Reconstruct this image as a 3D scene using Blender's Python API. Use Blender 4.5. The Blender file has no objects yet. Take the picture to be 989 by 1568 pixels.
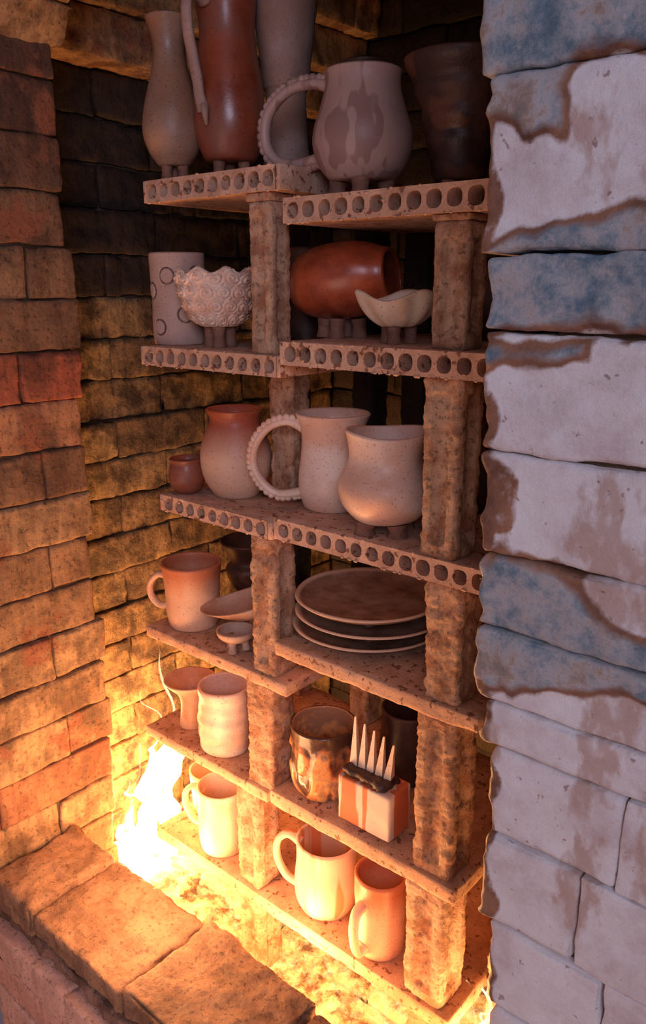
import bpy, math, random
from mathutils import Vector, Matrix, noise
random.seed(7)
scene=bpy.context.scene
PI=math.pi
# ------------------------------------------------------------------ mesh collector
class M:
    def __init__(s): s.v=[];s.f=[];s.m=[];s.a=[];s.sm=[]
    def add(s,verts,faces,mat=0,att=None,smooth=True):
        b=len(s.v); s.v+=[tuple(v) for v in verts]
        s.a+= list(att) if att is not None else [0.5]*len(verts)
        for f in faces:
            s.f.append(tuple(i+b for i in f)); s.m.append(mat); s.sm.append(smooth)
    def obj(s,name,mats):
        me=bpy.data.meshes.new(name); me.from_pydata(s.v,[],s.f)
        for m in mats: me.materials.append(m)
        me.polygons.foreach_set('material_index',s.m)
        me.polygons.foreach_set('use_smooth',s.sm)
        at=me.attributes.new('bv','FLOAT','POINT'); at.data.foreach_set('value',s.a)
        me.update()
        o=bpy.data.objects.new(name,me); bpy.context.collection.objects.link(o); return o
def n3(p,f,seed=0.0): return noise.noise(Vector((p[0]*f+seed,p[1]*f-seed*1.3,p[2]*f+seed*.7)))
def rough_brick(m,x0,x1,y0,y1,z0,z1,res=(.01,.01,.01),rnd=.006,amp=.002,freq=40,mat=0,bv=None,seed=None,T=None,amp2=.0,chip=0):
    if seed is None: seed=random.random()*90
    if bv is None: bv=random.random()
    ax=[]
    for a,b,r in ((x0,x1,res[0]),(y0,y1,res[1]),(z0,z1,res[2])):
        n=max(2,int(round((b-a)/r))); L=[a+(b-a)*i/n for i in range(n+1)]
        e=min(rnd*.5,(b-a)/n*.45)
        L=[a,a+e]+L[1:-1]+[b-e,b]; ax.append(L)
    lo=(x0+rnd,y0+rnd,z0+rnd); hi=(x1-rnd,y1-rnd,z1-rnd)
    idx={};V=[];A=[];F=[]
    def vid(i,j,k):
        key=(i,j,k)
        if key in idx: return idx[key]
        p=Vector((ax[0][i],ax[1][j],ax[2][k]))
        q=Vector([min(max(p[t],lo[t]),hi[t]) for t in range(3)])
        d=p-q; 
        if d.length>1e-9: 
            d.normalize(); pp=q+d*rnd
        else: pp=p;
        nn=n3(pp,freq,seed)*amp+n3(pp,freq*3.1,seed)*amp*.5
        if amp2: nn+=n3(pp,freq*.3,seed)*amp2
        if chip:
            e=(1 if i in(0,1,len(ax[0])-1,len(ax[0])-2) else 0)+(1 if j in(0,1,len(ax[1])-1,len(ax[1])-2) else 0)+(1 if k in(0,1,len(ax[2])-1,len(ax[2])-2) else 0)
            if e>=2:
                c=n3(pp,25,seed+5)
                if c>0.05: nn-=c*chip
        pp=pp+d*nn
        if T is not None: pp=T@pp
        idx[key]=len(V);V.append(pp);A.append(bv);return idx[key]
    nx,ny,nz=len(ax[0])-1,len(ax[1])-1,len(ax[2])-1
    for i in range(nx):
        for j in range(ny):
            F.append((vid(i,j,0),vid(i,j+1,0),vid(i+1,j+1,0),vid(i+1,j,0)))
            F.append((vid(i,j,nz),vid(i+1,j,nz),vid(i+1,j+1,nz),vid(i,j+1,nz)))
    for i in range(nx):
        for k in range(nz):
            F.append((vid(i,0,k),vid(i+1,0,k),vid(i+1,0,k+1),vid(i,0,k+1)))
            F.append((vid(i,ny,k),vid(i,ny,k+1),vid(i+1,ny,k+1),vid(i+1,ny,k)))
    for j in range(ny):
        for k in range(nz):
            F.append((vid(0,j,k),vid(0,j,k+1),vid(0,j+1,k+1),vid(0,j+1,k)))
            F.append((vid(nx,j,k),vid(nx,j+1,k),vid(nx,j+1,k+1),vid(nx,j,k+1)))
    m.add(V,F,mat,A)
def cr(pts,n):
    P=[pts[0]]+list(pts)+[pts[-1]];out=[]
    for i in range(1,len(P)-2):
        for s in range(n):
            t=s/n;a,b,c,d=P[i-1],P[i],P[i+1],P[i+2]
            out.append(tuple(.5*((2*b[k])+(-a[k]+c[k])*t+(2*a[k]-5*b[k]+4*c[k]-d[k])*t*t+(-a[k]+3*b[k]-3*c[k]+d[k])*t**3) for k in range(len(b))))
    out.append(tuple(pts[-1]));return out
def lathe(m,c,prof,mat=0,seg=72,fine=6,wall=.005,deform=None,matin=None,T=None,floor_t=.008,wob=.0008,disp=None,subd=True):
    """prof: outer (r,z) from base to rim, z relative; makes a hollow thick vessel"""
    o=cr(prof,fine) if subd else list(prof)
    zb,zt=o[0][1],o[-1][1];H=max(zt-zb,1e-6)
    rings=[(0.0001,zb,0)]+[(r,z,0) for r,z in o]
    rt,ztp=o[-1]
    rings.append((rt-wall*.5,ztp+wall*.45,0))
    inn=[(max(r-wall,.001),z) for r,z in reversed(o) if z>zb+floor_t]
    rings+= [(r,z,1) for r,z in inn]
    if inn: rings.append((.0001,zb+floor_t,1))
    V=[];A=[];F=[];sd=random.random()*50
    for ri,(r,z,inside) in enumerate(rings):
        for s in range(seg):
            th=2*PI*s/seg;rr=r
            if r>.002: rr+=wob*noise.noise(Vector((math.cos(th)*1.2+sd,math.sin(th)*1.2,z*25)))
            h=(z-zb)/H;dr=0;av=h
            if disp and not inside and r>.002:
                dr,av2=disp(th,h,r); 
                if av2 is not None: av=av2
            rr+=dr
            p=Vector((rr*math.cos(th),rr*math.sin(th),z))
            if deform: p=deform(p,th,h,inside)
            V.append(p);A.append(av)
    n=len(rings)
    for i in range(n-1):
        for s in range(seg):
            s2=(s+1)%seg
            F.append((i*seg+s,i*seg+s2,(i+1)*seg+s2,(i+1)*seg+s))
    C=Vector(c)
    V=[(C+(T@p if T is not None else p)) for p in V]
    m.add(V,F,mat,A)
def tube(m,pts,rad,mat=0,seg=14,flat=1.0,n=6,av=.5,up=Vector((0,1,.01))):
    P=cr([tuple(p)+(r,) for p,r in zip(pts,rad)],n)
    V=[];F=[]
    L=len(P)
    for i,q in enumerate(P):
        p=Vector(q[:3]);a=Vector(P[max(i-1,0)][:3]);b=Vector(P[min(i+1,L-1)][:3])
        t=(b-a).normalized();s1=t.cross(up).normalized();s2=s1.cross(t).normalized()
        for s in range(seg):
            th=2*PI*s/seg
            V.append(p+s1*math.cos(th)*q[3]+s2*math.sin(th)*q[3]*flat)
    for i in range(L-1):
        for s in range(seg):
            F.append((i*seg+s,i*seg+(s+1)%seg,(i+1)*seg+(s+1)%seg,(i+1)*seg+s))
    F.append(tuple(range(seg))[::-1]);F.append(tuple((L-1)*seg+s for s in range(seg)))
    m.add(V,F,mat,[av]*len(V))
def ball(m,c,r,mat=0,sc=(1,1,1),seg=12,av=.5,amp=0):
    V=[];F=[]
    R=seg//2+1;c=Vector(c);sd=random.random()*40
    for i in range(R+1):
        ph=PI*i/R
        for s in range(seg):
            th=2*PI*s/seg
            d=Vector((math.sin(ph)*math.cos(th)*sc[0],math.sin(ph)*math.sin(th)*sc[1],math.cos(ph)*sc[2]))
            k=1+amp*noise.noise(d*2+Vector((sd,0,0)))
            V.append(c+d*r*k)
    for i in range(R):
        for s in range(seg): F.append((i*seg+s,(i+1)*seg+s,(i+1)*seg+(s+1)%seg,i*seg+(s+1)%seg))
    m.add(V,F,mat,[av]*len(V))
def handle(m,c,d,prof,r,mat=0,flat=1.5,beads=0,beadr=.006,av=.5):
    """prof: (radial, z) points; d: horizontal direction"""
    c=Vector(c);d=Vector((d[0],d[1],0)).normalized();side=Vector((-d.y,d.x,0))
    pts=[c+d*a+Vector((0,0,z)) for a,z in prof]
    rad=[r*1.25]+[r]*(len(pts)-2)+[r*1.25]
    tube(m,pts,rad,mat,flat=flat,up=side,av=av)
    if beads:
        Q=cr([tuple(p) for p in pts],16);cen=sum((Vector(q) for q in Q),Vector())/len(Q)
        acc=0;step=sum((Vector(Q[i+1])-Vector(Q[i])).length for i in range(len(Q)-1))/beads
        nxt=step*.6
        for i in range(len(Q)-1):
            acc+=(Vector(Q[i+1])-Vector(Q[i])).length
            if acc>=nxt:
                nxt+=step
                t=(Vector(Q[i+1])-Vector(Q[i])).normalized();nn=side.cross(t).normalized()
                p=Vector(Q[i])
                if (p-cen).dot(nn)<0: nn=-nn
                ball(m,p+nn*r*.95,beadr,mat,seg=12,av=av)
# ------------------------------------------------------------------ materials
def newmat(name):
    mt=bpy.data.materials.new(name);mt.use_nodes=True;nt=mt.node_tree;nt.nodes.clear()
    out=nt.nodes.new('ShaderNodeOutputMaterial');b=nt.nodes.new('ShaderNodeBsdfPrincipled')
    nt.links.new(b.outputs[0],out.inputs[0]);return mt,nt,b,out
def ND(nt,t,**k):
    n=nt.nodes.new(t)
    for a,v in k.items():
        if a in n.inputs: n.inputs[a].default_value=v
        else: setattr(n,a,v)
    return n
def tex(nt,kind='ShaderNodeTexNoise',scale=20,detail=6,rough=.6,vec=None):
    n=nt.nodes.new(kind);n.inputs['Scale'].default_value=scale
    if kind=='ShaderNodeTexNoise':
        n.inputs['Detail'].default_value=detail;n.inputs['Roughness'].default_value=rough
    if vec is None:
        g=nt.nodes.new('ShaderNodeNewGeometry');vec=g.outputs['Position']
    nt.links.new(vec,n.inputs['Vector']);return n
def ramp(nt,src,stops,interp='LINEAR'):
    r=nt.nodes.new('ShaderNodeValToRGB');r.color_ramp.interpolation=interp
    e=r.color_ramp.elements
    while len(e)<len(stops): e.new(.5)
    for i,(p,c) in enumerate(stops):
        e[i].position=p;e[i].color=(c[0],c[1],c[2],1) if len(c)>2 else (c[0],)*3+(1,)
    nt.links.new(src,r.inputs[0]);return r
def mix(nt,fac,a,b,mode='MIX'):
    n=nt.nodes.new('ShaderNodeMix');n.data_type='RGBA';n.blend_type=mode
    for v,s in ((fac,0),(a,6),(b,7)):
        if hasattr(v,'links') or hasattr(v,'is_linked'): nt.links.new(v,n.inputs[s])
        elif s==0: n.inputs[0].default_value=v
        else: n.inputs[s].default_value=(v[0],v[1],v[2],1)
    return n.outputs[2]
def bump(nt,b,src,strength=.4,dist=.003,prev=None):
    n=nt.nodes.new('ShaderNodeBump');n.inputs['Strength'].default_value=strength;n.inputs['Distance'].default_value=dist
    nt.links.new(src,n.inputs['Height'])
    if prev: nt.links.new(prev,n.inputs['Normal'])
    nt.links.new(n.outputs[0],b.inputs['Normal']);return n.outputs[0]
def attr(nt,name='bv'):
    n=nt.nodes.new('ShaderNodeAttribute');n.attribute_name=name;return n.outputs['Fac']
def clay(name,c1,c2,scale=25,rough=.6,bs=.25,grad=None,speck=None,coat=0,lo=.35,hi=.65,flash=None):
    mt,nt,b,_=newmat(name)
    t=tex(nt,scale=scale);col=ramp(nt,t.outputs[0],[(lo,c1),(hi,c2)]).outputs[0]
    if flash:
        tf=tex(nt,scale=11,detail=5);sf=ramp(nt,tf.outputs[0],[(.46,(0,0,0)),(.60,(1,1,1))]).outputs[0]
        col=mix(nt,sf,col,flash)
    if grad:
        g=ramp(nt,attr(nt),[(grad[0],(0,0,0)),(grad[1],(1,1,1))]).outputs[0]
        col=mix(nt,g,col,grad[2])
    if speck:
        t2=tex(nt,scale=speck[0],detail=2);s=ramp(nt,t2.outputs[0],[(speck[1],(0,0,0)),(speck[1]+.05,(1,1,1))]).outputs[0]
        col=mix(nt,s,col,speck[2])
    tm=tex(nt,scale=320,detail=1);sm=ramp(nt,tm.outputs[0],[(.28,(.55,.45,.40)),(.36,(1,1,1))]).outputs[0]
    col=mix(nt,.8,col,sm,'MULTIPLY')
    nt.links.new(col,b.inputs['Base Color'])
    rr=ramp(nt,t.outputs[0],[(.35,(max(rough-.15,.1),)),(.65,(min(rough+.12,1),))]).outputs[0];nt.links.new(rr,b.inputs['Roughness'])
    if coat: b.inputs['Coat Weight'].default_value=coat;b.inputs['Coat Roughness'].default_value=.25
    t3=tex(nt,scale=240,detail=4);bump(nt,b,t3.outputs[0],bs,.0015)
    return mt
def brickmat(name,stops,dark,rough=.85,bs=.6,sc1=14,sc2=90,red=None,mixd=.55,streak=.8):
    mt,nt,b,_=newmat(name)
    col=ramp(nt,attr(nt),stops).outputs[0]
    t=tex(nt,scale=sc1,detail=8,rough=.65)
    g=nt.nodes.new('ShaderNodeNewGeometry')
    mp=nt.nodes.new('ShaderNodeMapping');mp.inputs['Scale'].default_value=(1,1,.25);nt.links.new(g.outputs['Position'],mp.inputs[0])
    ts=tex(nt,scale=70,detail=3,vec=mp.outputs[0])
    d=ramp(nt,t.outputs[0],[(.40,(1,1,1)),(.56,(0,0,0))]).outputs[0]
    col=mix(nt,mixd,col,mix(nt,d,col,dark))
    st=ramp(nt,ts.outputs[0],[(.42,(.68,.66,.64)),(.55,(1.05,1.05,1.05))]).outputs[0]
    col=mix(nt,streak,col,st,'MULTIPLY')
    if red:
        t4=tex(nt,scale=9,detail=5);r=ramp(nt,t4.outputs[0],[(.56,(0,0,0)),(.64,(1,1,1))]).outputs[0]
        col=mix(nt,r,col,red)
    tp=tex(nt,scale=150,detail=3);sp=ramp(nt,tp.outputs[0],[(.34,(.40,.38,.36)),(.44,(1,1,1))]).outputs[0]
    col=mix(nt,.8,col,sp,'MULTIPLY')
    nt.links.new(col,b.inputs['Base Color'])
    rr=ramp(nt,ts.outputs[0],[(.4,(rough-.35,)),(.6,(rough,))]).outputs[0];nt.links.new(rr,b.inputs['Roughness'])
    t2=tex(nt,scale=sc2,detail=8,rough=.7);pv=bump(nt,b,t2.outputs[0],bs,.006)
    pv=bump(nt,b,ts.outputs[0],.3,.003,pv)
    bump(nt,b,t.outputs[0],.35,.006,pv)
    return mt
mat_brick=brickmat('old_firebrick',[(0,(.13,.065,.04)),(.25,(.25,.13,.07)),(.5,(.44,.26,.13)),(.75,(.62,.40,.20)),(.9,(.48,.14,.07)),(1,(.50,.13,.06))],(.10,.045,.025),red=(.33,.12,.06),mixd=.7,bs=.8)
mat_inner=brickmat('glazed_inner_firebrick',[(0,(.13,.07,.035)),(.5,(.36,.22,.10)),(1,(.58,.40,.19))],(.05,.024,.013),mixd=.85,bs=1.0,rough=.65,sc1=18)
mat_mortar=clay('kiln_mortar',(.06,.035,.02),(.12,.07,.04),60,.85,.8)
mat_darkbrick=brickmat('shade_toned_brick',[(0,(.022,.013,.01)),(.5,(.04,.023,.016)),(1,(.06,.036,.024))],(.010,.007,.006))  # near-black colour stands in for deep shade above and behind the shelves
mat_sill=brickmat('sill_brick',[(0,(.46,.25,.14)),(.5,(.54,.31,.17)),(1,(.60,.36,.21))],(.20,.10,.055),bs=1.0,sc2=80,mixd=.7,streak=.3)
mat_crust=brickmat('sill_crust',[(0,(.26,.15,.10)),(1,(.36,.21,.15))],(.10,.05,.035),bs=1.0,sc2=60,mixd=.8)
mat_pink=brickmat('pink_brick',[(0,(.78,.42,.31)),(1,(.84,.52,.40))],(.5,.26,.18),mixd=.4,streak=.3)
mat_shelf=clay('cordierite_shelf',(.50,.29,.19),(.72,.47,.33),35,.75,.6,speck=(80,.60,(.25,.11,.06)))
mat_slab=clay('solid_kiln_shelf',(.52,.28,.16),(.76,.48,.30),28,.8,.7,speck=(90,.60,(.28,.12,.06)))
mat_post=brickmat('kiln_post_clay',[(0,(.74,.44,.26)),(.5,(.82,.52,.33)),(1,(.88,.62,.42))],(.46,.19,.09),bs=1.0,sc2=150,sc1=32,mixd=.8,streak=.5)
mat_wad=clay('wadding_clay',(.20,.09,.06),(.32,.16,.10),60,.8,.5)
# ------------------------------------------------------------------ white soft-brick wall with glaze
def glazemat():
    mt,nt,b,_=newmat('glazed_soft_brick')
    a=attr(nt)
    t=tex(nt,scale=60,detail=6,rough=.6);
    ad=ND(nt,'ShaderNodeMath',operation='MULTIPLY_ADD');ad.inputs[1].default_value=.26;ad.inputs[2].default_value=-.13
    nt.links.new(t.outputs[0],ad.inputs[0])
    s=ND(nt,'ShaderNodeMath',operation='ADD');nt.links.new(a,s.inputs[0]);nt.links.new(ad.outputs[0],s.inputs[1])
    tn=tex(nt,scale=22,detail=8,rough=.7)
    white=ramp(nt,tn.outputs[0],[(.32,(.68,.57,.56)),(.5,(.85,.79,.79)),(.65,(.92,.89,.89))]).outputs[0]
    # thin rusty drips wandering over the white faces
    g=nt.nodes.new('ShaderNodeNewGeometry');mp=nt.nodes.new('ShaderNodeMapping');mp.inputs['Scale'].default_value=(1,1,.55);mp.inputs['Location'].default_value=(.3,0,.2);nt.links.new(g.outputs['Position'],mp.inputs[0])
    tv=tex(nt,scale=9,detail=6,vec=mp.outputs[0]);vein=ramp(nt,tv.outputs[0],[(.56,(0,0,0)),(.59,(1,1,1)),(.61,(1,1,1)),(.65,(0,0,0))]).outputs[0]
    vein2=mix(nt,.7,(0,0,0),vein)
    white=mix(nt,vein2,white,(.52,.31,.23))
    pit=tex(nt,scale=150,detail=2);pr=ramp(nt,pit.outputs[0],[(.26,(.55,.45,.42)),(.32,(1,1,1))]).outputs[0]
    white=mix(nt,1.0,white,pr,'MULTIPLY')
    tb=tex(nt,scale=24,detail=10,rough=.78)
    blue=ramp(nt,tb.outputs[0],[(.3,(.06,.11,.15)),(.41,(.16,.24,.30)),(.48,(.34,.37,.40)),(.54,(.50,.47,.47)),(.60,(.42,.31,.25)),(.66,(.26,.26,.26)),(.75,(.14,.2,.25))]).outputs[0]
    brown=ramp(nt,tn.outputs[0],[(.35,(.13,.05,.03)),(.65,(.44,.21,.12))]).outputs[0]
    f1=ramp(nt,s.outputs[0],[(.40,(0,0,0)),(.48,(1,1,1))]).outputs[0]
    f2=ramp(nt,s.outputs[0],[(.54,(0,0,0)),(.68,(1,1,1))]).outputs[0]
    col=mix(nt,f1,white,brown);col=mix(nt,f2,col,blue)
    nt.links.new(col,b.inputs['Base Color'])
    rr=ramp(nt,f1,[(0,(.9,.9,.9)),(1,(.38,.38,.38))]).outputs[0];nt.links.new(rr,b.inputs['Roughness'])
    t2=tex(nt,scale=170,detail=8,rough=.75);pv=bump(nt,b,t2.outputs[0],.75,.003)
    bump(nt,b,tb.outputs[0],.6,.006,pv)
    return mt
mat_glaze=glazemat()
def sd_poly(px,pz,poly):
    d=1e9;ins=False;n=len(poly)
    for i in range(n):
        ax,az=poly[i];bx,bz=poly[(i+1)%n]
        ex,ez=bx-ax,bz-az;wx,wz=px-ax,pz-az
        t=max(0,min(1,(wx*ex+wz*ez)/(ex*ex+ez*ez)));d=min(d,math.hypot(wx-ex*t,wz-ez*t))
        if (az>pz)!=(bz>pz) and px<(bx-ax)*(pz-az)/(bz-az)+ax: ins=not ins
    return d if ins else -d
GL=[[(-.3,.104),(-.225,.085),(-.205,.074),(-.192,.076),(-.188,.098),(-.17,.108),(-.1,.112),(0,.15),(0,.5),(-.3,.5)],
    [(-.26,.016),(-.187,.028),(-.165,.036),(-.14,.041),(-.06,.05),(-.05,-.015),(-.14,-.0225),(-.17,-.021),(-.26,-.024)],
    [(-.26,-.148),(-.20,-.145),(-.165,-.152),(-.135,-.178),(-.06,-.19),(-.06,-.215),(-.13,-.212),(-.17,-.226),(-.26,-.243)],
    [(-.26,-.03),(-.19,-.03),(-.165,-.024),(-.17,-.036),(-.2,-.042),(-.26,-.043)]]
BR=[[(-.26,-.088),(-.218,-.088),(-.205,-.105),(-.21,-.13),(-.225,-.142),(-.26,-.145)],
    [(-.15,-.18),(-.132,-.178),(-.12,-.205),(-.142,-.205)],[(-.2,.012),(-.16,.022),(-.158,.030),(-.2,.02)]]
def edgeX(z): return -.2385+(.139-z)*.061
def gval(x,z):
    nz=noise.noise(Vector((x*28,3.1,z*28)))*.009+noise.noise(Vector((x*90,3.1,z*90)))*.003+noise.noise(Vector((x*75,8.1,z*9)))*.007
    d=max(sd_poly(x,z,g) for g in GL)+nz
    v=max(0,min(1,.5+d*30))
    d2=max(sd_poly(x,z,g) for g in BR)+nz
    v2=.5+min(d2,0.0)*40
    v3=.5-max(0,(x-edgeX(z))-.004+noise.noise(Vector((5,2,z*35)))*.008)*40
    return max(v,v2,min(v3,.5),0)
bnd=[.40,.335,.27,.2,.104,.0165,-.0235,-.090,-.150,-.197,-.244,-.275,-.337,-.402,-.468,-.54,-.62,-.70,-.78,-.86,-.94,-1.02,-1.1,-1.19]
m=M()
random.seed(3)
for i in range(len(bnd)-1):
    z1,z0=bnd[i],bnd[i+1]
    xs=edgeX((z0+z1)/2)+random.uniform(-.003,.004)
    if i in(4,8,9,10): xs-=.004
    cuts=[xs]+([-.125,.1,.33] if i%2 else [-.145+.02*(i%4),.07,.3])+[.5]
    if i in(4,5,8,9,10): cuts=[xs,-.03,.2,.5]
    for a,b in zip(cuts[:-1],cuts[1:]):
        fine=.0028 if a<-.05 else .02
        near=a<-.05
        mm=M()
        rough_brick(mm,a+.0002,b-.0002,.402+random.uniform(-.0008,.0008),.63,z0+.0002,z1-.0002,res=(fine,.03,fine),rnd=.0042 if a==xs else .0014,amp=.0011,freq=60,amp2=.0012,chip=.004 if a==xs else .0012)
        vv=[];aa=[]
        for p in mm.v:
            g=gval(p[0],p[2]) if near else .1
            th=max(0,min(1,(g-.46)*6))
            y=p[1]-(.0028*th*(1+noise.noise(Vector((p[0]*60,1,p[2]*60)))) if p[1]<.5 else 0)
            if p[1]<.5: y+=.0016*noise.noise(Vector((p[0]*20,7,p[2]*20)))
            k=max(0,1-abs(p[0]-a)/.012) if a==xs else 0
            x=p[0]+k*(.006*noise.noise(Vector((9,p[1]*12,p[2]*38)))+.003*noise.noise(Vector((4,p[1]*30,p[2]*110))))
            vv.append((x,y,p[2]));aa.append(g)
        m.add(vv,mm.f,0,aa)
rough_brick(m,-.19,.5,.41,.62,-1.19,.39,res=(.3,.3,.3),rnd=.002,amp=0,mat=1)
m.obj('wall_front_right',[mat_glaze,mat_mortar])
# ------------------------------------------------------------------ left brick jamb and kiln walls
random.seed(11)
m=M()
bvs={4:.0,3:.05,2:.12,1:.28,0:.42,-1:.4,-2:.97,-3:.95,-4:.42,-5:.55,-6:.48,-7:.6,-8:.72,-9:.75,-10:.75,-11:.93,-12:.8,-13:.75}  # tone per course, with light falloff painted into the darker top courses
for k in range(-15,5):
    z0=-.019+.0785*k;z1=z0+.0785
    ends=.742+random.uniform(-.010,.008)
    cuts=[.40,.52,ends] if k%2 else [.40,.645+random.uniform(-.02,.02),ends]
    for a,b in zip(cuts[:-1],cuts[1:]):
        xf=-1.16+random.uniform(-.004,.003)
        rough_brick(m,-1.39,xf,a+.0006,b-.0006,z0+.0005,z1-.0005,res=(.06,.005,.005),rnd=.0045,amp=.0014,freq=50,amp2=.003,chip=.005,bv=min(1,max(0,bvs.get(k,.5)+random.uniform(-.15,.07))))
rough_brick(m,-1.38,-1.168,.41,.73,-1.19,.37,res=(.3,.3,.3),rnd=.002,amp=0,mat=1)
m.obj('wall_front_left',[mat_brick,mat_mortar])
m=M()
for k in range(-15,10):
    z0=-.019+.0785*k;z1=z0+.0785
    y=.70-(.11 if k%2 else 0)
    while y<1.55:
        xf=-1.345+random.uniform(-.006,.003)
        bv=random.uniform(.15,.8);mt=2 if k>=0 else 3  # upper courses carry the shade in their brick colour
        if k in(5,6,7,8,9): xf=-1.285+.035*(k-5)+random.uniform(-.01,.01);mt=0;bv=random.uniform(.5,.8)
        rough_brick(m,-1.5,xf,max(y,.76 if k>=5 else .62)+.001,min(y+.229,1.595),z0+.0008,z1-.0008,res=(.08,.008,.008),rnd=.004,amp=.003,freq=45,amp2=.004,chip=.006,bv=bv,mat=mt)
        y+=.23
rough_brick(m,-1.5,-1.36,.76,1.6,-1.19,.78,res=(.3,.3,.3),rnd=.002,amp=0,mat=1)
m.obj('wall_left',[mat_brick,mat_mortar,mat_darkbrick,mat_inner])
def brick_panel(name,axis,lo,hi,pos,th,mat):
    m=M()
    for k in range(-15,10):
        z0=-.019+.0785*k;z1=z0+.0785;x=lo-(.115 if k%2 else 0)
        while x<hi:
            a,b=max(x,lo)+.001,min(x+.229,hi)
            if b-a>.02:
                j=random.uniform(-.006,.004)
                if axis=='y': rough_brick(m,a,b,pos+j,pos+th,z0+.001,z1-.001,res=(.02,.08,.02),rnd=.005,amp=.003,amp2=.004)
                else: rough_brick(m,pos+j,pos+th,a,b,z0+.001,z1-.001,res=(.08,.02,.02),rnd=.005,amp=.003,amp2=.004)
            x+=.23
    if axis=='y': rough_brick(m,lo,hi,pos+.012,pos+th,-1.19,.78,res=(.5,.5,.5),rnd=.002,amp=0,mat=1)
    else: rough_brick(m,pos+.012,pos+th,lo,hi,-1.19,.78,res=(.5,.5,.5),rnd=.002,amp=0,mat=1)
    m.obj(name,[mat,mat_mortar])
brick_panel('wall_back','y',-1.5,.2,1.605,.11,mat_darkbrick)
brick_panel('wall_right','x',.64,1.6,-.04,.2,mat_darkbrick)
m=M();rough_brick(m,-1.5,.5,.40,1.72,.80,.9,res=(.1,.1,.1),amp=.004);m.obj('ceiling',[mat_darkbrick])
# arch over the doorway and the wall above it
random.seed(5)
m=M()
R=.601;cx=-.695;cz=-.051;NB=15;A0=math.radians(50.7)
for i in range(NB):
    th=-A0+2*A0*(i+.5)/NB
    for (ya,yb) in ((.402,.56),(.563,.745)):
        T=Matrix.Translation((cx,0,cz))@Matrix.Rotation(th,4,'Y')@Matrix.Translation((0,0,R+random.uniform(-.006,.008)))
        rough_brick(m,-.034,.034,ya,yb+random.uniform(-.012,.01),0,.13,res=(.008,.012,.01),rnd=.005,amp=.003,amp2=.006,chip=.012,T=T,bv=random.uniform(.6,.85))
rough_brick(m,-1.42,-1.15,.42,.74,.44,.79,res=(.02,.02,.02),amp=.003,bv=.5)
rough_brick(m,-.24,.5,.42,.63,.41,.79,res=(.05,.05,.05),amp=.003,bv=.5)
rough_brick(m,-1.2,-.2,.42,.74,.64,.79,res=(.05,.05,.05),amp=.003,bv=.5)
m.obj('wall_front',[mat_brick])
# ------------------------------------------------------------------ sill (bottom of the doorway)
m=M();random.seed(21)
xs=[-1.157,-1.033,-.806,-.578,-.35,-.235]
for i,(a,b) in enumerate(zip(xs[:-1],xs[1:])):
    dz=[.010,-.004,.004,.0,.003][i];dy=random.uniform(-.008,.008)
    rough_brick(m,a+.0008,b-.0008,.492+dy,.658+dy,-1.000,-.952+dz,res=(.004,.004,.004),rnd=.008,amp=.0028,freq=50,amp2=.007,chip=.010,bv=random.random())
z=-1.0
x=-1.157
while x<-.25:
    b=min(x+.14,-.24);rough_brick(m,x,b,.493,.66,z-.028,z-.001,res=(.005,.02,.005),rnd=.005,amp=.006,freq=50,amp2=.004,chip=.006,mat=2);x+=.14
z-=.029
for r in range(4):
    x=-1.157-(.08 if r%2 else 0)
    while x<-.25:
        a,b=max(x,-1.157),min(x+.228,-.24)
        rough_brick(m,a+.001,b-.001,.474,.662,z-.063,z-.001,res=(.008,.02,.008),rnd=.004,amp=.002,freq=35,amp2=.004,chip=.005,mat=1,bv=random.random())
        x+=.23
    z-=.064
m.obj('doorway_sill',[mat_sill,mat_pink,mat_crust])
# ------------------------------------------------------------------ floor
def floormat():
    mt,nt,b,_=newmat('glowing_kiln_floor')
    t=tex(nt,scale=18,detail=9,rough=.72);t2=tex(nt,scale=55,detail=6,rough=.7)
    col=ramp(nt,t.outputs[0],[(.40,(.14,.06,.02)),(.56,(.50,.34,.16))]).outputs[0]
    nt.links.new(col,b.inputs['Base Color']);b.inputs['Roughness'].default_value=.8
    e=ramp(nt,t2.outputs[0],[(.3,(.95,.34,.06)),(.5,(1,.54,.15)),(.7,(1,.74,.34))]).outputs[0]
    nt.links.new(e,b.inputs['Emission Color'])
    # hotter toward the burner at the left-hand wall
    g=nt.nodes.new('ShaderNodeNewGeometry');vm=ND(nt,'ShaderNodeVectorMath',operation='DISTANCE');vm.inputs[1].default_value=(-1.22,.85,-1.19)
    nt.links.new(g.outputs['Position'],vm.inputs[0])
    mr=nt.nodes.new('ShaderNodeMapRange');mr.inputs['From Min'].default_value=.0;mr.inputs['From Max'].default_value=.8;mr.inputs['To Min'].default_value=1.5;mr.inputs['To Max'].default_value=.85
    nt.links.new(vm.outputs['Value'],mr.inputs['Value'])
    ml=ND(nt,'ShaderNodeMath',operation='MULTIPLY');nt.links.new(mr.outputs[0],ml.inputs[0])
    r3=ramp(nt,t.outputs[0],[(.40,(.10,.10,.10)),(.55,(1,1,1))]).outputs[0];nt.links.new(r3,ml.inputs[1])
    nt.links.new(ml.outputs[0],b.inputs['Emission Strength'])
    bump(nt,b,t2.outputs[0],.8,.01);return mt
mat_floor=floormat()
m=M();random.seed(2)
y=.664;j=0
while y<1.6:
    x=-1.36-(.115 if j%2 else 0)
    while x<-.05:
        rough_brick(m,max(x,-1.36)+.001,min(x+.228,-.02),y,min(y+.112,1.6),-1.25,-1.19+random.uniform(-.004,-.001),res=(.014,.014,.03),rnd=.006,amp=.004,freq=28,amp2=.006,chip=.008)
        x+=.23
    y+=.114;j+=1
random.seed(77)
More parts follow.
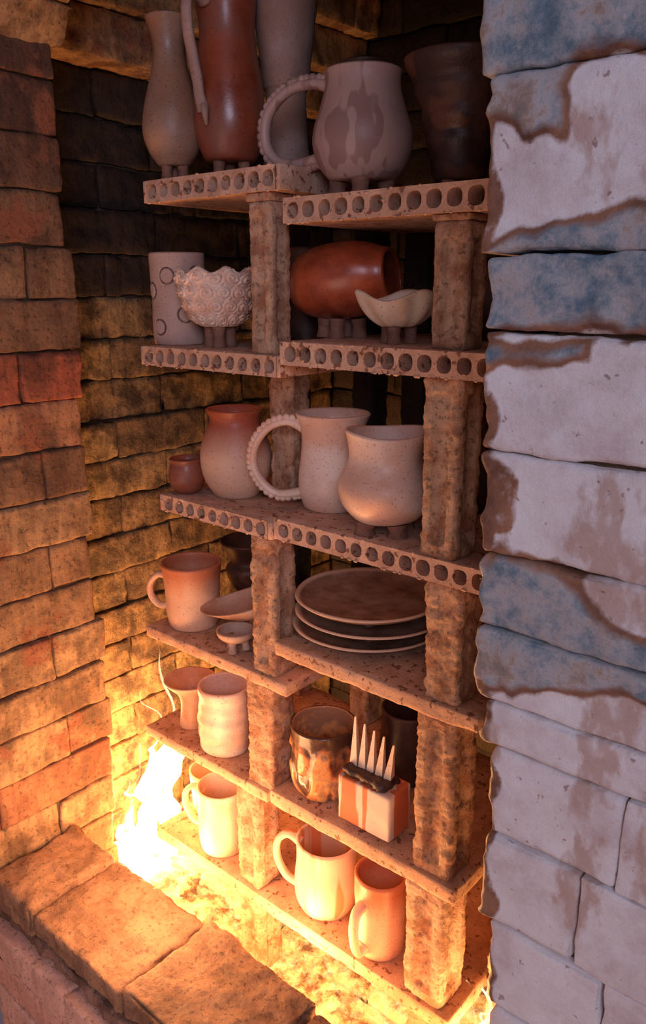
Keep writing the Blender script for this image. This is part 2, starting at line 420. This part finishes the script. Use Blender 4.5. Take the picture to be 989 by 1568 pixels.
for i in range(70):
    r=random.uniform(.008,.022);x=random.uniform(-1.3,-.5);y=random.choice([random.uniform(.69,.79),random.uniform(.69,1.05)])
    if abs(y-.834)<.07 and (abs(x+.868)<.08 or abs(x+.5)<.08): continue
    ball(m,(x,y,-1.188+r*.35),r,0,(1.2,1,.6),14,amp=.8)
m.obj('floor',[mat_floor])
m=M();rough_brick(m,-2.2,1.2,-1.2,.47,-1.4,-1.3,res=(.1,.1,.1),amp=.004);m.obj('ground_outside',[mat_pink])
# ------------------------------------------------------------------ kiln shelves
def perf_shelf(x0,x1,y0,y1,ztop,th=.031,pitch=.0268,hr=.0098):
    m=M();n=max(1,int(round((x1-x0-.008)/pitch)));mar=(x1-x0-n*pitch)/2;S=24
    zc=ztop-th/2;h=th/2
    def sq(t,w,hh):
        c,s=math.cos(t),math.sin(t);k=1/max(abs(c)/w,abs(s)/hh);return c*k,s*k
    for i in range(n):
        c=x0+mar+pitch*(i+.5);w=pitch/2
        jr=hr*random.uniform(.93,1.04);V=[];F=[]
        for yy in (y0,y1):
            for s in range(S):
                t=2*PI*(s+.5)/S
                a,b=sq(t,w,h);V.append((c+a,yy,zc+b))
            for s in range(S):
                t=2*PI*(s+.5)/S;cc,ss=math.cos(t),math.sin(t)
                k=jr*(1+.10*(abs(math.sin(2*t))));V.append((c+cc*k,yy,zc+ss*k*1.02))
        for s in range(S):
            q=(s+1)%S
            F.append((s,q,S+q,S+s));F.append((2*S+s,3*S+s,3*S+q,2*S+q));F.append((S+s,S+q,3*S+q,3*S+s))
            if abs(V[s][2]-V[q][2])<1e-6 and abs(abs(V[s][2]-zc)-h)<1e-6: F.append((s,2*S+s,2*S+q,q))
        m.add(V,F,0,smooth=False)
        for sx in(-1,1):
            for sz in(-1,1):
                P=[v for v in V[:S] if (v[0]-c)*sx>0 and (v[2]-zc)*sz>0]
                side=[v for v in P if abs(abs(v[0]-c)-w)<1e-6];top=[v for v in P if abs(abs(v[2]-zc)-h)<1e-6]
                a=max(side,key=lambda v:abs(v[2]-zc));b=max(top,key=lambda v:abs(v[0]-c))
                K=(c+sx*w,zc+sz*h)
                m.add([(a[0],y0,a[2]),(K[0],y0,K[1]),(b[0],y0,b[2]),(b[0],y1,b[2]),(K[0],y1,K[1])],[(0,1,2),(2,1,4,3)],0,smooth=False)
    for a,b in ((x0,x0+mar),(x1-mar,x1)):
        if mar>.0005: rough_brick(m,a,b,y0,y1,ztop-th,ztop,res=(.01,.03,.01),rnd=.0012,amp=.0003)
    rough_brick(m,x0+.001,x1-.001,y0+.002,y1-.002,ztop-.0015,ztop+.0004,res=(.02,.02,.02),rnd=.0004,amp=.0002)
    # crumbs of kiln wash stuck along the front arris
    for i in range(int((x1-x0)/.008)):
        if random.random()<.6:
            r=random.uniform(.0008,.0024);ball(m,(random.uniform(x0+.004,x1-.004),y0+random.uniform(-.0004,.001),random.choice([ztop,ztop-th,ztop-random.random()*th])),r,0,(1.8,.6,.8),8,amp=.8)
    return m.obj('perforated_kiln_shelf',[mat_shelf])
def slab(x0,x1,y0,y1,zt,th=.022):
    m=M();rough_brick(m,x0,x1,y0,y1,zt-th,zt,res=(.005,.02,.005),rnd=.003,amp=.0012,freq=40,amp2=.001,chip=.004,mat=0)
    return m.obj('kiln_shelf',[mat_slab])
YB=1.12
Z1L,Z1R,Z2L,Z2R,Z3L,Z3R,Z4L,Z4R,Z5L,Z5R,Z6=.152,.110,-.0915,-.071,-.332,-.324,-.586,-.519,-.796,-.787,-1.01
TH=.031;TS=.021
perf_shelf(-1.048,-.764,.80,YB,Z1L);perf_shelf(-.760,-.43,.80,YB,Z1R)
perf_shelf(-1.078,-.768,.80,YB,Z2L,.029);perf_shelf(-.764,-.43,.795,YB,Z2R)
perf_shelf(-1.050,-.790,.80,YB,Z3L,.027);perf_shelf(-.786,-.425,.80,YB,Z3R)
slab(-1.114,-.765,.80,YB,Z4L,TS);slab(-.789,-.435,.80,YB,Z4R,.024)
slab(-1.134,-.812,.80,YB,Z5L,TS);slab(-.806,-.455,.80,YB,Z5R,.026)
slab(-1.118,-.455,.80,YB,Z6,.026)
slab(-.452,-.17,.90,1.2,-.965,.024)
# ------------------------------------------------------------------ posts
random.seed(33)
def post(x,y,z0,z1,w=.042,slot=True,rough=.0016,mt=None):
    rough*=.8
    m=M();sd=random.random()*70;bv=random.random();h=w/2;ch=.004
    sec=[];per=14
    for side in range(4):
        for i in range(per):
            t=-h+ch+(w-2*ch)*i/(per-1);sec.append((side,t))
    n=max(6,int((z1-z0)/.003));V=[];A=[]
    for k in range(n+1):
        z=z0+(z1-z0)*k/n;e=min(k,n-k)*(z1-z0)/n
        sl=max(0,min(1,(e-.018)/.004)) if slot else 0
        ins=.0025*max(0,1-e/.004)
        for side,t in sec:
            g=.0075*sl*max(0,min(1,(h*.40-abs(t))/.0025))
            px,py=t,-(h-g-ins)
            a=side*PI/2;X=px*math.cos(a)-py*math.sin(a);Y=px*math.sin(a)+py*math.cos(a)
            p=Vector((x+X,y+Y,z));d=Vector((X,Y,0)).normalized()
            nn=n3(p,60,sd)*rough*1.2+n3(p,170,sd)*rough*1.2+n3(p,14,sd)*rough*1.5
            if k in (0,n): nn=min(nn,0)
            V.append(p+d*nn);A.append(bv)
    S=len(sec);F=[]
    for k in range(n):
        for s in range(S): F.append((k*S+s,k*S+(s+1)%S,(k+1)*S+(s+1)%S,(k+1)*S+s))
    F.append(tuple(range(S))[::-1]);F.append(tuple(n*S+s for s in range(S)))
    m.add(V,F,0,A);return m.obj('kiln_post',[mt or mat_post])
def pad(x,y,z0,z1,w=.045):
    m=M();rough_brick(m,x-w/2,x+w/2,y-w/2,y+w/2,z0,z1,res=(.005,.005,.004),rnd=.003,amp=.0015,freq=60);m.obj('shelf_spacer',[mat_post])
post(-.811,.828,Z2L,.110,.042);pad(-.811,.828,.110,Z1L-TH,.046)
post(-.510,.832,Z2R,Z1R-TH-.008,.046);pad(-.510,.832,Z1R-TH-.008,Z1R-TH,.05)
post(-.866,.925,Z3L,Z2L-.029,.048,False,.003)
post(-.508,.828,Z3R,Z2R-TH,.052,True,.0022)
post(-.8175,.830,Z4L,Z3L-.027,.05,True,.0026);post(-.496,.832,Z4R,Z3R-TH,.054,False,.003)
post(-.832,.834,Z5L,Z4L-TS,.056,False,.0026);post(-.500,.836,Z5R,Z4R-.024,.062,True,.003)
post(-.868,.834,Z6,Z5L-TS,.054,True,.0026);post(-.506,.838,Z6,Z5R-.026,.066,True,.0026)
post(-.868,.834,-1.19,Z6-.026,.056,True,.0026);post(-.50,.838,-1.19,Z6-.026,.06,False,.0026)
pad(-.776,1.0,Z4L,Z4R-.024,.02)
for (x,ys,lv) in ((-1.01,1.09,[(Z6,Z5L-TS),(Z5L,Z4L-TS),(Z4L,Z3L-.027),(Z3L,Z2L-.029),(Z2L,Z1L-TH)]),
                  (-.835,1.09,[(-1.19,Z6-.026),(Z6,Z5L-TS),(Z5L,Z4L-TS),(Z4L,Z3L-.027),(Z3L,Z2L-.029),(Z2L,Z1L-TH)]),
                  (-.735,1.09,[(Z6,Z5R-.026),(Z5R,Z4R-.024),(Z4R,Z3R-TH),(Z3R,Z2R-TH),(Z2R,Z1R-TH)]),
                  (-.47,1.09,[(-1.19,Z6-.026),(Z6,Z5R-.026),(Z5R,Z4R-.024),(Z4R,Z3R-TH),(Z3R,Z2R-TH),(Z2R,Z1R-TH)])):
    for a,b in lv: post(x,ys,a,b,.045,False,mt=mat_darkbrick if a>-.6 else None)  # upper back posts are coloured dark in place of shade
post(-1.08,1.09,-1.19,Z6-.026,.05,False)
post(-.425,.93,-.965,-.80,.05,False,.004);post(-.425,.93,-.80,-.62,.048,False,.004)
post(-.425,.93,-1.19,-.989,.055,False,.003)
# ------------------------------------------------------------------ pottery materials
cl_tan=clay('buff_clay',(.54,.34,.23),(.68,.46,.33),18,.55,.2,flash=(.56,.28,.15))
cl_vase=clay('smoked_vase_clay',(.26,.16,.11),(.40,.25,.17),14,.5,.2,flash=(.32,.17,.10))
cl_pale=clay('pale_stoneware',(.76,.57,.45),(.88,.71,.58),12,.42,.15,flash=(.78,.49,.35))
cl_cream=clay('cream_stoneware',(.82,.64,.46),(.90,.76,.58),12,.45,.15,flash=(.80,.54,.34))
cl_red=clay('red_terracotta',(.22,.045,.02),(.36,.085,.035),14,.42,.15,coat=.3,flash=(.26,.09,.055))
cl_redgloss=clay('burnished_red_clay',(.20,.035,.018),(.58,.12,.04),13,.32,.1,coat=.5)
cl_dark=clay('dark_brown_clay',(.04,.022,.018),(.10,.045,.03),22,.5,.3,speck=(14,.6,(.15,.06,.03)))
cl_grey=clay('grey_wash_clay',(.28,.18,.15),(.45,.32,.27),16,.65,.3,flash=(.38,.23,.17))
cl_jar=clay('flashed_jar_clay',(.70,.44,.30),(.78,.53,.37),14,.5,.2,grad=(.45,.85,(.40,.10,.05)))
cl_cup4=clay('flashed_cup_clay',(.80,.47,.28),(.86,.57,.39),14,.45,.2,grad=(.55,.9,(.54,.19,.09)))
cl_spot=clay('incised_clay',(.50,.32,.25),(.62,.43,.34),14,.6,.25,grad=(.4,.8,(.07,.03,.025)))
cl_plate=clay('plate_clay',(.28,.15,.09),(.52,.33,.22),30,.42,.25,grad=(.84,1.0,(.80,.55,.38)))
def dripmat(name,base,drip,scale,lo,hi,zs=.3,rough=.45):
    mt,nt,b,_=newmat(name)
    g=nt.nodes.new('ShaderNodeNewGeometry');mp=nt.nodes.new('ShaderNodeMapping');mp.inputs['Scale'].default_value=(1,1,zs);nt.links.new(g.outputs['Position'],mp.inputs[0])
    t=tex(nt,scale=scale,detail=2,vec=mp.outputs[0]);f=ramp(nt,t.outputs[0],[(lo,(0,0,0)),(hi,(1,1,1))]).outputs[0]
    t2=tex(nt,scale=25);c0=mix(nt,t2.outputs[0],base,tuple(v*.75 for v in base))
    col=mix(nt,f,c0,drip);nt.links.new(col,b.inputs['Base Color']);b.inputs['Roughness'].default_value=rough
    t3=tex(nt,scale=240,detail=4);bump(nt,b,t3.outputs[0],.2,.0015);return mt
cl_mugT=dripmat('poured_slip_mug',(.54,.37,.32),(.32,.20,.17),26,.485,.51,.3)
cl_stripe=dripmat('striped_slip_mug',(.84,.64,.46),(.70,.28,.13),24,.54,.58,.05)
cl_block=dripmat('banded_test_block',(.86,.70,.56),(.62,.17,.06),38,.47,.50,.12,.6)
def carvemat():
    mt,nt,b,_=newmat('carved_dark_glaze')
    t=tex(nt,scale=42,detail=3);a=attr(nt)
    ad=ND(nt,'ShaderNodeMath',operation='MULTIPLY_ADD');ad.inputs[1].default_value=1.3;ad.inputs[2].default_value=-.58
    nt.links.new(t.outputs[0],ad.inputs[0]);s=ND(nt,'ShaderNodeMath',operation='ADD');nt.links.new(a,s.inputs[0]);nt.links.new(ad.outputs[0],s.inputs[1])
    c=ramp(nt,s.outputs[0],[(.22,(.08,.04,.025)),(.40,(.26,.12,.06)),(.53,(.62,.17,.045)),(.70,(.82,.42,.14)),(.9,(.44,.24,.13))]).outputs[0]
    nt.links.new(c,b.inputs['Base Color']);b.inputs['Roughness'].default_value=.3;b.inputs['Coat Weight'].default_value=.5
    bump(nt,b,t.outputs[0],.5,.004);return mt
cl_carve=carvemat()
def stub(x,y,z0,z1,r,n=3,s=.007,ph=.4):
    m=M();e=.0006
    for i in range(n):
        a=ph+2*PI*i/n
        tube(m,[(x+r*math.cos(a),y+r*math.sin(a),z0+e),(x+r*math.cos(a),y+r*math.sin(a),(z0+z1)/2),(x+r*math.cos(a)*.95,y+r*math.sin(a)*.95,z1)],[s*1.3,s*1.0,s*1.2],0,14)
    m.obj('kiln_stilt',[mat_wad])
# ---- top shelf
stub(-1.018,.838,Z1L,.174,.014,3,.0075)
m=M();lathe(m,(-1.018,.838,.174),[(.022,0),(.026,.004),(.037,.02),(.044,.044),(.0415,.074),(.033,.108),(.0245,.14),(.0235,.162),(.028,.182),(.033,.197)],0)
m.obj('bottle_vase',[cl_vase])
stub(-.945,.885,Z1L,.178,.022,3,.008)
m=M();c=(-.945,.885,.178)
lathe(m,c,[(.034,0),(.040,.006),(.050,.035),(.0525,.065),(.049,.105),(.043,.14),(.040,.17),(.042,.2),(.046,.24)],0)
handle(m,c,(.02,-1),[(.040,.200),(.060,.211),(.074,.196),(.074,.160),(.067,.13),(.060,.100),(.057,.08),(.050,.062)],.0062,1,1.5)
tube(m,[(c[0]+.004,c[1]-.052,c[2]+.072),(c[0]+.012,c[1]-.058,c[2]+.058),(c[0]+.010,c[1]-.054,c[2]+.042)],[.0065,.005,.002],1)
handle(m,c,(-.5,.85),[(.036,.2),(.05,.21),(.058,.23),(.05,.25),(.035,.245)],.006,0,1.3)
m.obj('terracotta_ewer',[cl_red,cl_grey])
m=M();c=(-.906,.965,Z1L)
lathe(m,c,[(.030,.0006),(.036,.01),(.034,.05),(.031,.09),(.030,.125),(.0335,.134),(.037,.16),(.042,.20),(.047,.245)],0,disp=lambda th,h,r:(.0004*math.sin(h*120),None))
m.obj('tall_beaker',[cl_grey])
stub(-.686,.872,Z1R,.130,.032,4,.0105,.6)
m=M();c=(-.686,.872,.130)
lathe(m,c,[(.036,0),(.043,.003),(.056,.018),(.0635,.04),(.0625,.062),(.055,.085),(.049,.105),(.0475,.118),(.049,.127)],0,seg=96,disp=lambda th,h,r:(-.0015*max(0,math.sin(th*3+1))*math.sin(h*3),None))
handle(m,c,(-1,-.20),[(.046,.116),(.075,.122),(.112,.117),(.142,.092),(.147,.058),(.130,.034),(.098,.027),(.060,.032)],.0068,0,1.2,beads=30,beadr=.0062)
m.obj('beaded_handle_mug',[cl_mugT])
stub(-.580,.935,Z1R,.128,.02,3,.009)
m=M();lathe(m,(-.580,.935,.128),[(.030,0),(.034,.01),(.037,.025),(.043,.045),(.0425,.055),(.050,.07),(.0505,.082),(.060,.1),(.061,.112),(.071,.128),(.0735,.138)],0,wob=.002,fine=3)
m.obj('dark_flared_pot',[cl_dark])
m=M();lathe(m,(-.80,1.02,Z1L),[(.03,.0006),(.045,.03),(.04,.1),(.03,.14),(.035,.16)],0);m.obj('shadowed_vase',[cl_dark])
# ---- shelf 2
circ=[(5.19,.76),(5.85,.34),(4.75,.2),(6.35,.78),(4.35,.60),(.3,.3),(1.2,.6),(2.2,.3),(3.2,.7)]
def dcirc(th,h,r):
    d=9
    for a,b in circ:
        for o in (0,2*PI,-2*PI):
            dd=math.hypot((th-a+o)*r,(h-b)*.145);d=min(d,dd)
    g=max(0,1-abs(d-.0125)/.0024);return (-.0022*g+(.0015 if d<.0115 else 0),.2+.8*g)
m=M();lathe(m,(-1.065,.872,Z2L),[(.036,.0006),(.0415,.004),(.043,.03),(.0425,.07),(.0435,.11),(.0445,.142)],0,seg=260,fine=18,disp=dcirc)
m.obj('incised_cylinder_cup',[cl_spot])
def droses(th,h,r):
    u=th*.05/.021;row=h*.085/.021;ri=math.floor(row);uu=u+(.5 if ri%2 else 0);fu=uu-math.floor(uu)-.5;fr=row-ri-.5
    rho=math.hypot(fu,fr);ph=math.atan2(fr,fu);dome=max(0,1-rho*1.7)
    return (.005*dome+.0022*math.sin(rho*24-ph),None)
def rimwave(p,th,h,inside):
    p.z+=.004*math.sin(th*9)*max(0,h-.7)/.3;return p
stub(-.963,.868,Z2L,-.060,.018,3,.009,1.3)
m=M();lathe(m,(-.963,.868,-.060),[(.018,0),(.030,.003),(.046,.018),(.056,.040),(.061,.062),(.0645,.082)],0,seg=220,fine=16,disp=droses,deform=rimwave,wall=.007)
m.obj('rose_carved_bowl',[cl_pale])
ax=Vector((.955,.27,.09)).normalized();q=Vector((0,0,1)).rotation_difference(ax).to_matrix()
stub(-.756,.918,Z2R,-.044,.026,4,.010,.4)
def pinch(p,th,h,inside):
    k=1-.06*math.sin(th*2+h*3)*h;return Vector((p.x*k,p.y*k*1.08,p.z))
m=M();lathe(m,Vector((-.756,.922,.008))-ax*.082,[(.006,0),(.026,.004),(.041,.019),(.051,.046),(.0545,.078),(.0525,.106),(.0465,.130),(.040,.146),(.038,.154)],0,T=q,seg=96,wall=.006,deform=pinch)
m.obj('burnished_red_jar',[cl_redgloss])
stub(-.622,.868,Z2R,-.050,.018,3,.008,.9)
def lob(p,th,h,inside):
    k=1+.05*math.sin(th*5)*h;return Vector((p.x*k,p.y*k,p.z+.006*math.sin(th*3+2.2)*h*h))
m=M();lathe(m,(-.622,.868,-.050),[(.014,0),(.024,.002),(.038,.012),(.048,.025),(.053,.038)],0,seg=96,deform=lob,disp=lambda th,h,r:(.0016*math.cos(th*9+h*2),None),wall=.0055)
m.obj('faceted_shallow_bowl',[cl_cream])
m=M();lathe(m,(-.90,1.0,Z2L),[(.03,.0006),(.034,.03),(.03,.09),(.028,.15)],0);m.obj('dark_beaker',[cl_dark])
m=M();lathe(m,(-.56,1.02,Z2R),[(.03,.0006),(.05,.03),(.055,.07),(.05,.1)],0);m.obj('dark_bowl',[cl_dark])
# ---- shelf 3
m=M();lathe(m,(-.950,.882,Z3L),[(.032,.0006),(.038,.004),(.052,.028),(.058,.055),(.0565,.08),(.048,.105),(.041,.122),(.0415,.132),(.047,.142)],0,seg=96)
m.obj('round_bellied_jar',[cl_jar])
m=M();lathe(m,(-1.022,.838,Z3L),[(.015,.0006),(.024,.008),(.0305,.024),(.029,.042),(.0265,.052),(.029,.058)],0,wall=.004);m.obj('small_red_bowl',[cl_red])
m=M();c=(-.7615,.905,Z3R)
lathe(m,c,[(.038,.0006),(.044,.003),(.051,.025),(.052,.05),(.048,.08),(.0465,.105),(.050,.128),(.056,.143)],0,seg=96)
handle(m,c,(-.87,-.56),[(.044,.120),(.068,.130),(.097,.121),(.118,.094),(.122,.062),(.108,.034),(.084,.018),(.048,.022)],.0062,0,1.2,beads=27,beadr=.0058)
m.obj('beaded_handle_pitcher',[cl_pale])
stub(-.626,.856,Z3R,-.309,.032,4,.012,1.2)
def pin2(p,th,h,inside):
    k=1-.05*math.sin(th*3+1)*math.sin(PI*h);return Vector((p.x*k,p.y*k,p.z+.003*math.sin(th*2)*h))
m=M();lathe(m,(-.630,.862,-.309),[(.036,0),(.046,.004),(.061,.02),(.0665,.038),(.064,.055),(.0540,.074),(.0505,.088),(.0535,.106),(.0575,.122)],0,seg=96,deform=pin2,wob=.003)
m.obj('pinched_waist_vase',[cl_pale])
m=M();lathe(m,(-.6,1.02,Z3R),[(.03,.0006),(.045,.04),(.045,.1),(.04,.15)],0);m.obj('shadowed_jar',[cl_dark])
# ---- shelf 4
m=M();c=(-1.052,.862,Z4L)
lathe(m,c,[(.037,.0006),(.043,.004),(.048,.03),(.048,.06),(.050,.09),(.0535,.118)],0,seg=96)
handle(m,c,(-1,-.55),[(.044,.088),(.064,.09),(.080,.072),(.079,.048),(.064,.032),(.044,.034)],.0058,0,1.3)
m.obj('flashed_mug',[cl_cup4])
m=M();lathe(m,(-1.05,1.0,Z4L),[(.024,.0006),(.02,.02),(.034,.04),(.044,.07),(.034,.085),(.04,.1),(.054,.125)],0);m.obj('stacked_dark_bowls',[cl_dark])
m=M();c=(-.915,.838,Z4L)
for a in range(3):
    t=a*2*PI/3+.9;tube(m,[(c[0]+.016*math.cos(t),c[1]+.016*math.sin(t),c[2]+.0003),(c[0]+.015*math.cos(t),c[1]+.015*math.sin(t),c[2]+.01),(c[0]+.013*math.cos(t),c[1]+.013*math.sin(t),c[2]+.022)],[.008,.0065,.008],0)
lathe(m,(c[0],c[1],c[2]+.018),[(.012,0),(.022,.002),(.031,.01),(.033,.018)],0,wall=.004,floor_t=.004)
m.obj('tripod_dish',[cl_tan])
def leaf(p,th,h,inside):
    k=1+.45*h*max(0,math.cos(th-3.85))**3;return Vector((p.x*k,p.y*k,p.z+.016*h*math.cos(th-.7)))
m=M();lathe(m,(-.925,.880,-.541),[(.012,0),(.024,.002),(.041,.008),(.052,.018),(.058,.030)],0,seg=96,deform=leaf,wall=.004,floor_t=.004);
tube(m,[(-.925,.895,Z4L+.0003),(-.925,.895,-.565),(-.925,.89,-.540)],[.012,.01,.012],0)
m.obj('leaf_shaped_dish',[cl_tan])
for i in range(3):
    z=Z4R+.0005+i*.0235
    m=M();lathe(m,(-.697+.004*(i%2)+(-.005 if i==0 else 0),.922-.003*i,z),[(.055,0),(.060,.0015),(.085,.006),(.104,.012),(.1185 if i!=2 else .114,.0195)],0,seg=110,wall=.006,floor_t=.006,wob=.0015)
    if i<2:
        for a in range(4):
            t=a*PI/2+.6;ball(m,(-.697+.05*math.cos(t),.920+.05*math.sin(t),z+.0148),.0088,0,(1,1,.95))
    m.obj('dinner_plate',[cl_plate])
# ---- shelf 5
m=M();lathe(m,(-1.07,.862,Z5L),[(.024,.0006),(.022,.02),(.02,.05),(.028,.07),(.042,.084),(.049,.094)],0,wall=.004);m.obj('footed_saucer',[cl_tan])
m=M();lathe(m,(-.966,.852,Z5L),[(.037,.0006),(.043,.004),(.0465,.03),(.0475,.06),(.045,.09),(.0465,.122)],0,seg=96,wob=.0025,disp=lambda th,h,r:(.0008*math.sin(h*30+math.sin(th)),None))
m.obj('wheel_thrown_tumbler',[cl_pale])
def dcarve(th,h,r):
    x,y=math.cos(th)*1.9,math.sin(th)*1.9
    n1=noise.noise(Vector((x,y,h*2.4+3)));n2=noise.noise(Vector((x*2+5,y*2,h*3.5)))
    if h>.84: return (0,.05)
    f=max(0,min(1,(n1+.2)*5));fade=min(1,(.84-h)/.1)
    return ((.0035*f+.0018*n2)*fade, .15+.5*f*fade)
m=M();lathe(m,(-.741,.860,Z5R),[(.032,.0006),(.038,.004),(.047,.022),(.0515,.05),(.051,.08),(.0515,.105),(.0535,.121)],0,seg=200,fine=14,disp=dcarve,wall=.006)
m.obj('carved_glaze_cup',[cl_carve])
m=M();rough_brick(m,-.668,-.572,.808,.862,Z5R+.0108,-.702,res=(.004,.004,.004),rnd=.0035,amp=.0008,freq=40)
for a in(-.655,-.585):
    ball(m,(a,.83,Z5R+.0062),.0055,1,(2,2,1))
rough_brick(m,-.665,-.585,.812,.852,-.7035,-.689,res=(.004,.004,.004),rnd=.006,amp=.005,freq=70,mat=2)
for i in range(5):
    x=-.655+.0155*i;h=[.082,.076,.072,.069,.062][i];b=.0068;lean=.004+.002*i
    V=[(x-b,.828,-.692),(x+b,.828,-.692),(x+b*.3,.845,-.692),(x-.004+lean,.830,-.692+h),(x-.001+lean,.830,-.692+h),(x-.002+lean,.833,-.692+h)]
    m.add(V,[(0,1,4,3),(1,2,5,4),(2,0,3,5),(3,4,5),(2,1,0)],3,smooth=False)
m.obj('pyrometric_cone_pack',[cl_block,mat_wad,cl_dark,cl_cream])
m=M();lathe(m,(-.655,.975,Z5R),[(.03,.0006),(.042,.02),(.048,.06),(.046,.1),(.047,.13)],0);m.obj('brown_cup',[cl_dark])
# ---- shelf 6
m=M();c=(-.980,.850,Z6)
lathe(m,c,[(.036,.0006),(.042,.004),(.0455,.03),(.0455,.07),(.0445,.1),(.046,.127)],0,seg=96)
handle(m,c,(-1,-.3),[(.040,.1),(.062,.108),(.080,.09),(.080,.06),(.064,.036),(.041,.034)],.0055,0,1.4)
m.obj('cream_mug',[cl_cream])
m=M();lathe(m,(-1.072,.905,Z6),[(.03,.0006),(.038,.02),(.041,.06),(.044,.094)],0);m.obj('short_cup',[cl_cream])
m=M();c=(-.735,.862,Z6)
lathe(m,c,[(.038,.0006),(.044,.003),(.053,.025),(.0545,.055),(.051,.095),(.0515,.130)],0,seg=96)
handle(m,c,(-1,-.40),[(.046,.112),(.068,.122),(.088,.105),(.090,.072),(.074,.04),(.05,.03)],.0062,0,1.4)
m.obj('striped_mug',[cl_stripe])
m=M();c=(-.614,.850,Z6)
lathe(m,c,[(.032,.0006),(.037,.003),(.0395,.03),(.0395,.07),(.041,.1),(.0425,.137)],0,seg=96)
handle(m,c,(-.12,-1),[(.036,.098),(.054,.092),(.060,.065),(.057,.035),(.050,.015),(.036,.022)],.0058,0,1.6)
m.obj('tall_mug',[cl_cup4])
# ------------------------------------------------------------------ flames
mat_flame=bpy.data.materials.new('flame');mat_flame.use_nodes=True;nt=mat_flame.node_tree;nt.nodes.clear()
_o=nt.nodes.new('ShaderNodeOutputMaterial');_e=nt.nodes.new('ShaderNodeEmission');_e.inputs['Color'].default_value=(1,.74,.42,1);_e.inputs['Strength'].default_value=260
nt.links.new(_e.outputs[0],_o.inputs['Volume'])
def flame(m,x,y,z,h,r,sd,lean=(0,0)):
    V=[];F=[];n=44;S=24
    for k in range(n+1):
        t=k/n;rr=r*(.35+1.0*math.sin(PI*min(1,t*1.5))**1)*(1-t)**.75 if t<1 else 0
        rr=max(rr*(1+.7*noise.noise(Vector((sd*3,t*11,0)))),.0004);ox=noise.noise(Vector((t*5,sd,0)))*r*3.4*t+lean[0]*t;oy=noise.noise(Vector((t*5,0,sd)))*r*3.4*t+lean[1]*t
        for s in range(S):
            a=2*PI*s/S;q=1+1.0*noise.noise(Vector((math.cos(a)*1.3+sd,math.sin(a)*1.3,t*9)))
            V.append((x+ox+rr*q*math.cos(a),y+oy+rr*q*math.sin(a)*.8,z+h*t))
    for k in range(n):
        for s in range(S): F.append((k*S+s,k*S+(s+1)%S,(k+1)*S+(s+1)%S,(k+1)*S+s))
    F.append(tuple(range(S))[::-1]);F.append(tuple(n*S+s for s in range(S)));m.add(V,F,0)
m=M()
for i,(x,y,h,r) in enumerate([(-1.235,.80,.15,.024),(-1.205,.80,.21,.022),(-1.22,.84,.27,.024),(-1.17,.80,.13,.018),(-1.25,.88,.40,.024),(-1.21,.90,.48,.024),(-1.18,.86,.24,.018),(-1.26,.82,.22,.018)]):
    flame(m,x,y,-1.185,h,r,1.3+i*2.37,lean=(.02*math.sin(i*2.1),.01))
m.obj('burner_flames',[mat_flame])
m=M();flame(m,-.425,.845,-1.185,.27,.02,3.3);flame(m,-.44,.85,-1.185,.19,.018,6.1);flame(m,-.405,.85,-1.185,.22,.018,8.1);m.obj('burner_flame',[mat_flame])
# ------------------------------------------------------------------ lights
def pl(name,loc,e,col,r):
    l=bpy.data.lights.new(name,'POINT');l.energy=e;l.color=col;l.shadow_soft_size=r
    o=bpy.data.objects.new(name,l);o.location=loc;bpy.context.collection.objects.link(o);return o
pl('fire_glow_main',(-1.21,.86,-1.04),8,(1,.44,.13),.06)
pl('fire_glow_high',(-1.21,.82,-.86),4.2,(1,.44,.14),.07)
pl('fire_glow_channel_a',(-1.02,.725,-1.05),4.4,(1,.47,.17),.05)
pl('fire_glow_channel_b',(-.72,.725,-1.05),5.4,(1,.47,.17),.05)
pl('fire_glow_channel_c',(-.38,.76,-1.05),4.6,(1,.44,.15),.05)
pl('warm_fill_front',(-.88,.60,-.84),6.0,(1,.47,.21),.12)  # added fill hung above the sill, standing in for firebox glow
pl('fire_glow_back',(-.8,1.3,-1.05),1.0,(1,.38,.1),.1)
def area(name,loc,tgt,size,e,col):
    l=bpy.data.lights.new(name,'AREA');l.energy=e;l.color=col;l.size=size
    o=bpy.data.objects.new(name,l);o.location=loc;o.rotation_euler=(Vector(tgt)-Vector(loc)).to_track_quat('-Z','Y').to_euler();bpy.context.collection.objects.link(o)
area('daylight_opening',(.75,-.75,.5),(-.15,.4,-.15),.7,14,(.74,.75,1.0))
area('warm_fill_outside',(-.5,-.6,-.7),(-.9,.6,-.8),.8,4.2,(1,.58,.42))  # added unseen fill lamp outside the doorway, warming the lower brickwork
w=bpy.data.worlds.new('World');w.use_nodes=True;bg=w.node_tree.nodes['Background'];bg.inputs[0].default_value=(.74,.58,.80,1);bg.inputs[1].default_value=.13
scene.world=w
# ------------------------------------------------------------------ camera
cam=bpy.data.cameras.new('camera');co=bpy.data.objects.new('camera',cam);bpy.context.collection.objects.link(co)
cam.sensor_fit='VERTICAL';cam.sensor_height=36;cam.lens=28.17;cam.clip_start=.01
co.rotation_euler=(math.radians(90-15.7),0,math.radians(40.8));scene.camera=co
scene.view_settings.view_transform='Standard'
